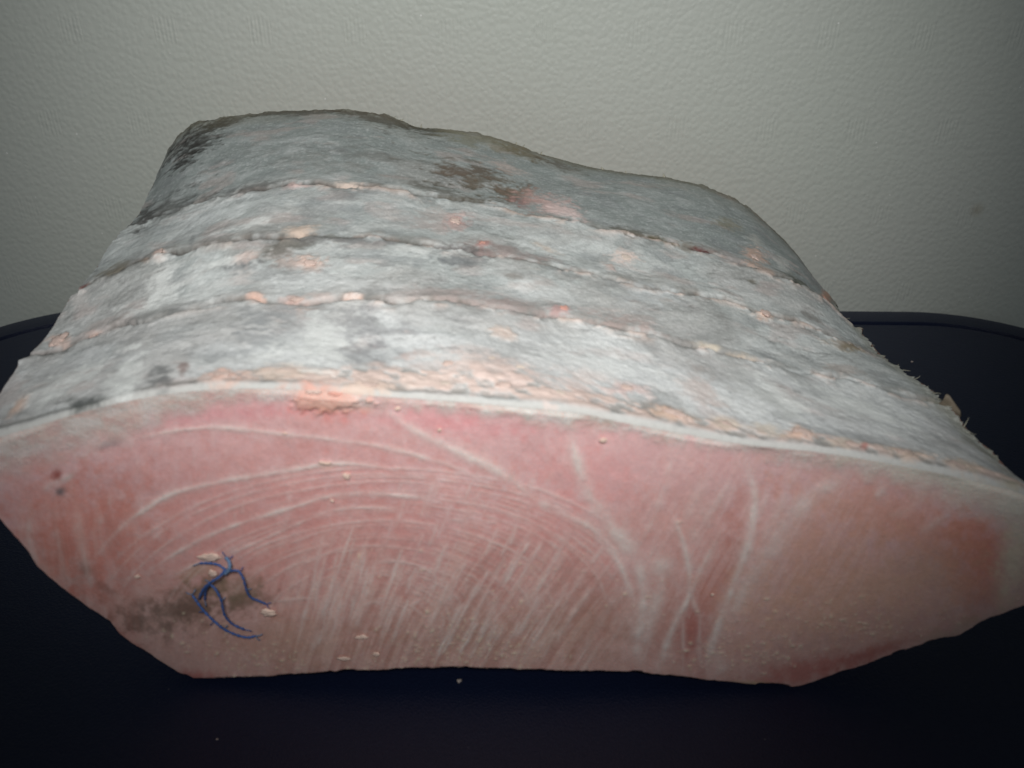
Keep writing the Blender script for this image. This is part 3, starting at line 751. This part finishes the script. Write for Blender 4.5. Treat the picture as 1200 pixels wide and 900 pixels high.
def face_tint(Q):
    x, y = Q[:, 0], Q[:, 1]
    n = fbm(x / 60, y / 60, 4, 160)
    n2 = fbm(x / 14, y / 20, 4, 161, 0.65)
    n3 = fbm(x / 5, y / 40, 3, 162, 0.6)
    c = np.zeros((len(Q), 3)) + C(206, 166, 165)
    low = sstep(560, 740, y + (n - 0.5) * 120)
    c = mix(c, low * 0.55, (184, 150, 134))
    c = mix(c, sstep(0.52, 0.72, n2) * 0.16, (220, 190, 188))
    c = mix(c, sstep(0.46, 0.25, n2) * 0.18, (190, 134, 130))
    c = mix(c, sstep(0.54, 0.72, n3) * 0.12, (216, 180, 172))
    rag_n = fbm(x / 11, y / 11, 4, 163, 0.65)
    fn = fbm(x / 3.2, y / 3.2, 2, 164)
    for (mx_, my_, w, h, ang, rgb, st, rag) in FACE_MARKS:
        ca, sa = math.cos(math.radians(ang)), math.sin(math.radians(ang))
        dx, dy = x - mx_, y - my_
        u, v = (dx * ca + dy * sa) / w, (-dx * sa + dy * ca) / h
        r = np.sqrt(u * u + v * v)
        m_ = sstep(1.5, 0.0, r + (rag_n - 0.5) * 1.7 * rag + (fn - 0.5) * 0.3) * st * 1.1
        m_[r > 2.2] = 0
        c = mix(c, m_, rgb)
    lean = np.interp(x, [300, 430, 560, 735, 830, 1000], [0.22, 0.40, 0.66, 0.80, 0.5, 0.7])
    wq = x + lean * (y - 700)
    gz = sstep(590, 690, y + (n - 0.5) * 60) * np.interp(x, [290, 370, 640, 760], [0, 1, 1, 0])
    g1 = fbm(wq / 6.5, y / 60 + wq / 90, 3, 191, 0.6)
    c = mix(c, gz * sstep(0.50, 0.66, g1) * 0.30, (214, 186, 174))
    c = mix(c, gz * sstep(0.47, 0.32, g1) * 0.34, (164, 116, 104))
    gr = np.interp(x, [700, 800, 1000, 1120], [0, 1, 0.7, 0]) * sstep(800, 640, y)
    g2 = fbm((x + 0.55 * (y - 600)) / 8, (y - 0.3 * x) / 70, 3, 192, 0.6)
    c = mix(c, gr * sstep(0.52, 0.68, g2) * 0.32, (216, 184, 180))
    gl = sstep(560, 620, y) * np.interp(x, [0, 30, 120, 200], [1, 1, 0.8, 0])
    g3 = fbm((x - 0.15 * y) / 9, y / 80, 3, 193, 0.6)
    c = mix(c, gl * sstep(0.52, 0.68, g3) * 0.35, (208, 168, 158))
    c = mix(c, gl * sstep(0.46, 0.32, g3) * 0.30, (172, 110, 98))
    vf = vein_field(Q, VEINS)
    c = mix(c, np.clip(vf, 0, 0.9), (212, 198, 192))
    # frosty yellowish specks low on the face
    spk = np.zeros(len(Q))
    rp = random.Random(77)
    for (cx, cy, w, h, k) in ((310, 775, 50, 14, 60), (540, 755, 90, 30, 110), (470, 778, 60, 12, 40), (1000, 728, 130, 26, 130), (900, 765, 70, 22, 70), (828, 770, 40, 20, 40), (590, 765, 60, 20, 50), (660, 700, 260, 60, 60), (250, 745, 60, 25, 40)):
        for q in range(k):
            px, py, rad = rp.gauss(cx, w * 0.55), rp.gauss(cy, h * 0.55), rp.choice((0.8, 0.9, 1.0, 1.2, 1.5, 2.2))
            i_ = np.where((np.abs(x - px) < 6) & (np.abs(y - py) < 6))[0]
            if len(i_):
                el = rp.uniform(0.6, 1.6)
                spk[i_] = np.maximum(spk[i_], rp.uniform(0.3, 0.9) * np.exp(-(((x[i_] - px) / rad / el) ** 2 + ((y[i_] - py) / rad * el) ** 2)))
    c = mix(c, spk * 0.7, (214, 204, 178))
    n2 = n2 + 0.8 * gz * (g1 - 0.5) + 0.5 * gr * (g2 - 0.5) + 0.5 * gl * (g3 - 0.5)
    return c, vf, spk, n2

def rim_mask(Q, vtop, vrim):
    soft = (fbm(Q[:, 0] / 16, Q[:, 1] / 16, 4, 180, 0.65) - 0.5) * 26
    wd = np.interp(Q[:, 0], [0, 220, 300, 900, 1100], [30, 18, 13, 13, 26])
    e = (Q[:, 1] - vrim + soft) / wd
    return sstep(1.0, -1.0, e) * np.interp(Q[:, 0], [0, 300, 500, 1200], [0.85, 0.9, 1, 0.9])

def face_grid(va, vbm, rows, bias=1.0):
    f = np.linspace(0, 1, rows)[:, None] ** bias
    V = va[None, :] * (1 - f) + vbm[None, :] * f
    return np.stack([np.broadcast_to(U, V.shape), V], -1)

FACE_ROWS = {}
def build_face(name, va, vb_, rows, mat, seam_top=False):
    G = face_grid(va, vb_, rows)
    Q = G.reshape(-1, 2)
    c, vf, spk, n2 = face_tint(Q)
    vtop = np.broadcast_to(vt, G.shape[:2]).reshape(-1)
    vrim = np.broadcast_to(vr, G.shape[:2]).reshape(-1)
    rm = rim_mask(Q, vtop, vrim)
    fat = C(190, 183, 176) * np.ones((len(Q), 1))
    fat = mix(fat, sstep(0.45, 0.30, fbm(Q[:, 0] / 30, Q[:, 1] / 8, 3, 181)) * 0.4, (170, 160, 148))
    fat = mix(fat, sstep(0.52, 0.66, fbm(Q[:, 0] / 40, Q[:, 1] / 14, 3, 182)) * 0.35, (212, 176, 164))
    frz = fbm(Q[:, 0] / 22, Q[:, 1] / 10, 4, 185, 0.65)
    fat = mix(fat, sstep(0.50, 0.66, frz) * 0.5, (206, 204, 200))
    fat = mix(fat, sstep(0.47, 0.34, frz) * 0.5, (186, 152, 146))
    fat = mix(fat, sstep(900, 1100, Q[:, 0]) * 0.75, (214, 210, 196))  # right end of the rim, tint raised to offset weaker lamplight there
    c = c * (1 - rm[:, None]) + fat * rm[:, None]
    # the orange scrap that hangs over the rim
    orange = sstep(1.2, 0.5, np.hypot((Q[:, 0] - 385) / 46, (Q[:, 1] - 467) / 15) + (fbm(Q[:, 0] / 9, Q[:, 1] / 9, 3, 183) - 0.5) * 1.3)
    c = mix(c, orange * 0.62, (214, 158, 140))
    P = on_y(Q, Y_FACE)
    rel = vf * 0.00028 + spk * 0.00025 + (n2 - 0.5) * 0.0003 + rm * 0.0003 + orange * 0.0008
    rel += (fbm(Q[:, 0] / 90, Q[:, 1] / 90, 2, 184) - 0.5) * 0.0012
    edge = sstep(0, 6, Q[:, 1] - vtop)
    P[:, 1] -= rel * edge
    # bottom edge is slightly rounded under
    vbo = np.broadcast_to(vb, G.shape[:2]).reshape(-1)
    P[:, 1] += 0.0012 * sstep(5, 0, vbo - Q[:, 1])
    FACE_ROWS[name] = P.reshape(*G.shape[:2], 3)[-1].copy()
    return link(name, grid_mesh(name, P.reshape(*G.shape[:2], 3), np.clip(c * KA, 0, 0.9), flip=True), mat, root_fish)

build_face("fat_rim", vt, vr, 26, MAT_FAT)
build_face("cut_face", vr, vb, 250, MAT_FLESH)

# ------------------------------------------------------------------ underside and back end
def under_body():
    lo = FACE_ROWS["cut_face"]
    xl, xr = SKP[0, 0, 0], SKP[0, -1, 0]
    zl, zr = SKP[0, 0, 2], SKP[0, -1, 2]
    a = np.clip((lo[:, 0] - xl) / (xr - xl), 0, 1)
    bfrac = np.clip(fbm(U / 40.0, U * 0, 2, 190) * 0 + np.convolve(np.pad(lo[:, 2], 20, mode='edge'), np.ones(41) / 41, 'valid'), 0.0, 1) / (zl + (zr - zl) * a)
    rows = []
    for i in range(0, NT, 6):
        l, r = SKP[i, 0], SKP[i, -1]
        x = l[0] + (r[0] - l[0]) * a
        z = (l[2] + (r[2] - l[2]) * a) * bfrac
        if i == 0:
            row = lo.copy()
        else:
            row = np.stack([x, np.full(len(a), rows_y[i]), z], -1)
        if i:
            row[0], row[-1] = l, r
        rows.append(row)
    G = np.array(rows)
    c = np.zeros(G.shape) + C(150, 122, 112) * KA
    link("underside", grid_mesh("underside", G, c, flip=True), MAT_FLESH, root_fish)
    top = SKP[-1]
    bot = G[-1]
    bi = resample(bot, NS)
    bi[:, 1] = SKP[-1, :, 1]
    bg_ = np.stack([top, top * 0.5 + bi * 0.5, bi])
    c = np.zeros(bg_.shape) + C(186, 128, 120) * KA
    link("back_end", grid_mesh("back_end", bg_, c, flip=False), MAT_FLESH, root_fish)
under_body()

# ------------------------------------------------------------------ scraps that stick to the skin and to the face
def surf_at(px):
    d = np.hypot(SKPX[..., 0] - px[0], SKPX[..., 1] - px[1])
    i = np.unravel_index(np.argmin(d), d.shape)
    return SKP[i], SKN[i]

def blob_mesh(name, w, h, t, seed, axis_x, axis_y, normal, c0):
    rr = random.Random(seed)
    bm = bmesh.new()
    bmesh.ops.create_icosphere(bm, subdivisions=4, radius=1.0)
    ph = [rr.uniform(0, 6.28) for _ in range(8)]
    for v in bm.verts:
        p = v.co
        k = 1 + 0.16 * math.sin(3 * p.x + ph[0]) * math.sin(2.5 * p.y + ph[1]) + 0.13 * math.sin(6 * p.x + ph[2] + 3 * p.z) + 0.10 * math.sin(8 * p.y + ph[3] + 2 * p.x) + 0.07 * math.sin(14 * p.z + ph[4] + 9 * p.x) + 0.10 * math.sin(11 * p.x + ph[5]) * math.sin(9 * p.y + ph[6]) + 0.06 * math.sin(19 * p.y + ph[7] + 13 * p.x)
        q = p * k
        w3 = c0 + axis_x * (q.x * w) + axis_y * (q.y * h) + normal * (q.z * t)
        v.co = Vector(w3)
    me = bpy.data.meshes.new(name)
    bm.to_mesh(me)
    bm.free()
    me.polygons.foreach_set("use_smooth", np.ones(len(me.polygons), bool))
    return me

def scrap_mat(name, rgb):
    m = plain_material(name, np.clip(lin(*rgb) * KA, 0, 0.85), 0.6, 0.3, 0.22, 900)
    return m
M_PEACH = scrap_mat("peach_scrap", (204, 182, 172))
M_ORANGE = scrap_mat("orange_scrap", (212, 160, 146))
M_PALE = scrap_mat("pale_scrap", (204, 190, 178))
M_REDDISH = scrap_mat("reddish_scrap", (150, 74, 66))

SCRAPS = [(262, 441, 9, 4, M_PEACH), (300, 350, 6, 4, M_PEACH), (347, 352, 7, 3, M_PEACH), (364, 308, 7, 4, M_PEACH), (70, 399, 8, 5, M_PEACH), (110, 392, 5, 2.5, M_PEACH), (187, 299, 5, 4, M_PEACH),
          (408, 217, 9, 2.5, M_PALE), (415, 349, 6, 3, M_PEACH), (895, 371, 6, 3.5, M_PEACH), (790, 487, 13, 4, M_PEACH), (940, 508, 9, 4, M_PEACH), (967, 349, 4, 3, M_ORANGE), (885, 300, 5, 3.5, M_PEACH),
          (366, 460, 9, 4, M_PEACH), (391, 467, 7, 4, M_ORANGE), (534, 257, 6, 4, M_PEACH), (566, 286, 4, 2.5, M_ORANGE), (97, 337, 5, 3, M_REDDISH), (735, 300, 6, 3, M_PALE), (850, 497, 8, 3.5, M_PEACH),
          (432, 452, 9, 3, M_PEACH), (520, 449, 6, 3, M_PALE), (590, 452, 8, 3.5, M_PEACH), (655, 462, 6, 3, M_PALE), (735, 456, 7, 3, M_PEACH),
          (525, 425, 6, 4, M_PEACH), (575, 420, 5, 3, M_PALE), (610, 430, 6, 3, M_PALE), (1000, 521, 8, 3, M_PEACH), (1060, 533, 10, 3, M_PEACH), (1120, 547, 9, 3, M_PEACH), (660, 364, 5, 3, M_ORANGE), (825, 405, 7, 2, M_PALE)]
for k, (px, py, w, h, mt) in enumerate(SCRAPS):
    p, n = surf_at((px, py))
    ax = np.array([1.0, 0.0, 0.0]); ax -= n * (ax @ n); ax /= np.linalg.norm(ax)
    ay = np.cross(n, ax)
    dist = np.linalg.norm(p - CPOS)
    s = dist / FPX
    fore = max(0.35, abs(((CPOS - p) / dist) @ n))
    me = blob_mesh("skin_scrap", w * s, h * s / fore * 0.8, min(w, h) * s * 0.16, 100 + k, ax, ay, n, p)
    o = link("skin_scrap", me, mt, root_fish)

fx = np.array([1.0, 0, 0]); fz = np.array([0, 0, 1.0]); fn_ = np.array([0, -1.0, 0])
M_CRUMB_PINK = scrap_mat("pinkish_crumb", (212, 186, 172))
FACE_CRUMBS = [(246, 653, 14, 6), (249, 672, 5, 6), (314, 718, 9.5, 6.5), (161, 676, 4, 3), (381, 543, 9, 3), (406, 558, 5, 5), (466, 479, 4, 3.5), (707, 516, 5, 4), (334, 508, 3, 2), (424, 747, 8, 4), (403, 772, 8, 3.5), (441, 767, 4, 4), (515, 504, 3, 3), (389, 587, 2.5, 2.5), (835, 697, 2.5, 2.5)]
for k, (px, py, w, h) in enumerate(FACE_CRUMBS):
    p = on_y(np.array([px, py], float), Y_FACE - 0.0006)
    s = np.linalg.norm(p - CPOS) / FPX
    me = blob_mesh("pale_crumb", w * s * 0.8, h * s * 0.8, min(w, h) * s * 0.22, 300 + k, fx, fz, fn_, p)
    o = link("pale_crumb", me, M_CRUMB_PINK, root_fish)

# frayed fibres and flaps along the right edge and the back rim
M_FRAY = scrap_mat("dry_skin_fray", (150, 148, 134))
def spike(name, p0, p1, p2, w):
    """a thin tapering curl of skin"""
    pts = []
    for t in np.linspace(0, 1, 6):
        pts.append((1 - t) ** 2 * p0 + 2 * t * (1 - t) * p1 + t * t * p2)
    verts, faces = [], []
    for i, p in enumerate(pts):
        r = w * (1 - 0.85 * i / 5)
        for k in range(5):
            a = 2 * math.pi * k / 5 + 0.4 * i
            verts.append(p + np.array([math.cos(a) * r * 0.7, math.sin(a) * r, math.cos(a) * r * 0.4 + math.sin(a) * 0.3 * r]))
    for i in range(5):
        for k in range(5):
            faces.append((i * 5 + k, i * 5 + (k + 1) % 5, (i + 1) * 5 + (k + 1) % 5, (i + 1) * 5 + k))
    faces += [tuple(reversed(range(5))), tuple(range(25, 30))]
    return link(name, mesh_from(name, verts, faces), M_FRAY, root_fish)

rf = random.Random(11)
for i in range(26):
    row = int(rf.uniform(0.08, 0.80) * NT)
    p = SKP[row, -1 - rf.randint(0, 3)].copy()
    along = SKP[min(row + 8, NT - 1), -1] - SKP[max(row - 8, 0), -1]
    along /= np.linalg.norm(along)
    L_ = rf.uniform(0.001, 0.0028) if i % 5 else rf.uniform(0.003, 0.0045)
    d = along * rf.choice((-1, -1, 1)) * rf.uniform(0.4, 1.0) + np.array([rf.uniform(0.2, 0.8), 0, rf.uniform(-0.1, 0.5)])
    d /= np.linalg.norm(d)
    q = p + d * L_
    mid = (p + q) / 2 + np.array([rf.uniform(-0.3, 0.6), rf.uniform(-1, 1), rf.uniform(-0.5, 1)]) * L_ * 0.35
    spike("frayed_fibre", p - d * 0.001, mid, q, rf.uniform(0.0002, 0.00042))
for i in range(9):
    c_ = int(rf.uniform(0.30, 0.72) * NS)
    p = SKP[-1, c_].copy()
    d = np.array([rf.uniform(-1, 1), rf.uniform(-0.3, 0.6), rf.uniform(0.25, 0.7)])
    d /= np.linalg.norm(d)
    spike("frayed_fibre", p - d * 0.001, p + d * 0.0008, p + d * rf.uniform(0.0008, 0.0014), rf.uniform(0.0005, 0.0010))
# the upright flap on the right edge
row = int(np.argmin(np.abs(SKPX[:, -1, 1] - 478)))
p = SKP[row, -4].copy()
def flap():
    base = [p + np.array([-0.0022, 0.0012, -0.001]), p + np.array([0.0034, -0.0026, -0.0015])]
    verts, faces = [], []
    for side in (0, 1):
        off = np.array([0.0005, 0.0005, 0]) * side
        for t, wd, hgt, lean in ((0, 1.0, 0.0, 0.0), (0.3, 0.8, 0.0014, 0.0003), (0.65, 0.42, 0.0030, 0.0001), (1, 0.10, 0.0050, -0.0006)):
            for s in (0, 0.5, 1):
                b_ = base[0] * (1 - s) + base[1] * s
                cnt = base[0] * 0.62 + base[1] * 0.38
                verts.append(cnt + (b_ - cnt) * wd + np.array([lean, 0.0003 * math.sin(5 * s), hgt]) + off)
    for side in (0, 1):
        for i in range(3):
            for k in range(2):
                a = side * 12 + i * 3 + k
                f = (a, a + 1, a + 4, a + 3)
                faces.append(f if side == 0 else f[::-1])
    rim_i = [0, 3, 6, 9, 10, 11, 8, 5, 2, 1]
    for a, b in zip(rim_i, rim_i[1:] + rim_i[:1]):
        faces.append((a, b, b + 12, a + 12))
    link("torn_flap", mesh_from("torn_flap", verts, faces), scrap_mat("dry_brown_skin", (118, 108, 94)), root_fish)
flap()

# ------------------------------------------------------------------ the blue thread
M_BLUE = plain_material("blue_thread", (0.060, 0.130, 0.360), 0.55, 0.35, 0.35, 1500)
M_PALEBLUE = plain_material("washed_blue_thread", (0.16, 0.26, 0.42), 0.6, 0.3, 0.3, 1500)
thr = empty("blue_thread", tuple(on_y(np.array([262.0, 700.0]), Y_FACE - 0.001)), "tangled blue thread stuck in the stained lower left of the pink cut face", "thread")
def strand(pts, r_px, depth, mat, name="strand"):
    pl = smooth_poly([(a, b) for a, b in pts], 7)
    dep = np.interp(np.linspace(0, 1, len(pl)), np.linspace(0, 1, len(depth)), depth)
    P = np.array([on_y(pl[i], Y_FACE - 0.0006 - dep[i]) for i in range(len(pl))])
    r = r_px * np.linalg.norm(P[0] - CPOS) / FPX
    verts, faces, m0 = [], [], len(P)
    for i in range(len(P)):
        t = P[min(i + 1, len(P) - 1)] - P[max(i - 1, 0)]
        t /= np.linalg.norm(t)
        n1 = np.cross(t, np.array([0, 1.0, 0])); n1 /= np.linalg.norm(n1) + 1e-9
        n2 = np.cross(t, n1)
        rr = r * (1 + 0.28 * math.sin(i * 1.9 + len(pts)) + 0.15 * math.sin(i * 3.7)) * (0.45 if i in (0, m0 - 1) else 1)
        for k in range(7):
            a = 2 * math.pi * k / 7
            verts.append(P[i] + (n1 * math.cos(a) + n2 * math.sin(a)) * rr)
    m_ = len(P)
    for i in range(m_ - 1):
        for k in range(7):
            faces.append((i * 7 + k, i * 7 + (k + 1) % 7, (i + 1) * 7 + (k + 1) % 7, (i + 1) * 7 + k))
    faces += [tuple(reversed(range(7))), tuple(range((m_ - 1) * 7, m_ * 7))]
    return link(name, mesh_from(name, verts, faces), mat, thr)
strand([(225, 697), (230, 704), (238, 715), (250, 727), (262, 737), (277, 744), (290, 747), (300, 745)], 1.25, (0.0, 0.001, 0.002, 0.001, 0.0), M_BLUE)
strand([(245, 684), (252, 690), (259, 703), (263, 720), (272, 731), (287, 738)], 1.2, (0.002, 0.003, 0.002, 0.0005), M_BLUE)
strand([(264, 668), (257, 676), (246, 683), (238, 691), (233, 702)], 1.5, (0.002, 0.003, 0.002, 0.001), M_BLUE)
strand([(270, 669), (279, 669), (285, 678), (289, 692), (294, 700), (303, 704), (312, 708)], 1.2, (0.002, 0.003, 0.0015, 0.0), M_BLUE)
strand([(246, 683), (241, 692), (240, 704)], 1.3, (0.003, 0.001, 0.0), M_BLUE)
strand([(233, 660), (245, 660), (256, 662), (265, 668), (271, 668)], 1.2, (0.0, 0.001, 0.002), M_BLUE)
strand([(264, 652), (269, 660), (268, 668), (262, 673)], 1.9, (0.0, 0.002, 0.002), M_PALEBLUE, "washed_strand")

rt = random.Random(3)
for (u0, v0, u1, v1) in ((225, 697, 218, 694), (225, 697, 229, 690), (300, 745, 308, 743), (300, 745, 305, 750), (287, 738, 295, 740), (312, 708, 318, 706), (312, 708, 316, 713), (233, 660, 226, 663), (264, 652, 260, 647), (268, 655, 273, 651), (240, 704, 241, 711),
                         (250, 727, 246, 733), (263, 737, 266, 733), (259, 703, 264, 700), (246, 683, 240, 680), (289, 692, 295, 690), (280, 669, 285, 664), (238, 715, 233, 717)):
    strand([(u0, v0), ((u0 + u1) / 2 + rt.uniform(-1.5, 1.5), (v0 + v1) / 2 + rt.uniform(-1.5, 1.5)), (u1, v1)], 0.5, (0.0008, 0.001, 0.0003), M_PALEBLUE if rt.random() < 0.6 else M_BLUE, "loose_fibre")

# ------------------------------------------------------------------ crumbs on the table
M_CRUMB = scrap_mat("grey_crumb", (150, 140, 134))
for k, (px, py, w) in enumerate([(538, 797, 2.6), (254, 865, 1.2), (1069, 423, 1.2)]):
    p = on_z(np.array([px, py], float), 0.0004)
    s = np.linalg.norm(p - CPOS) / FPX
    z = np.array([0, 0, 1.0]); y = np.array([0, 1.0, 0])
    h = w * s * 0.6
    p[2] = h * 0.8 - 0.0002
    me = blob_mesh("crumb", w * s, w * s * 0.8, h, 500 + k, fx, y, z, p)
    o = link("crumb", me, M_CRUMB)
    o['label'] = {538: "pale crumb on the dark table just below the middle of the slab's bottom edge",
                  648: "faint speck of crumb below the slab, where the flesh grain fades out",
                  254: "small crumb near the photo's bottom edge, below the blue thread",
                  1002: "faint crumb below the red-edged lower right corner of the slab",
                  1069: "small crumb on the table behind the slab, by its frayed right edge"}[px]
    o['group'] = "crumbs fallen on the dark table"
    o['category'] = "crumb"
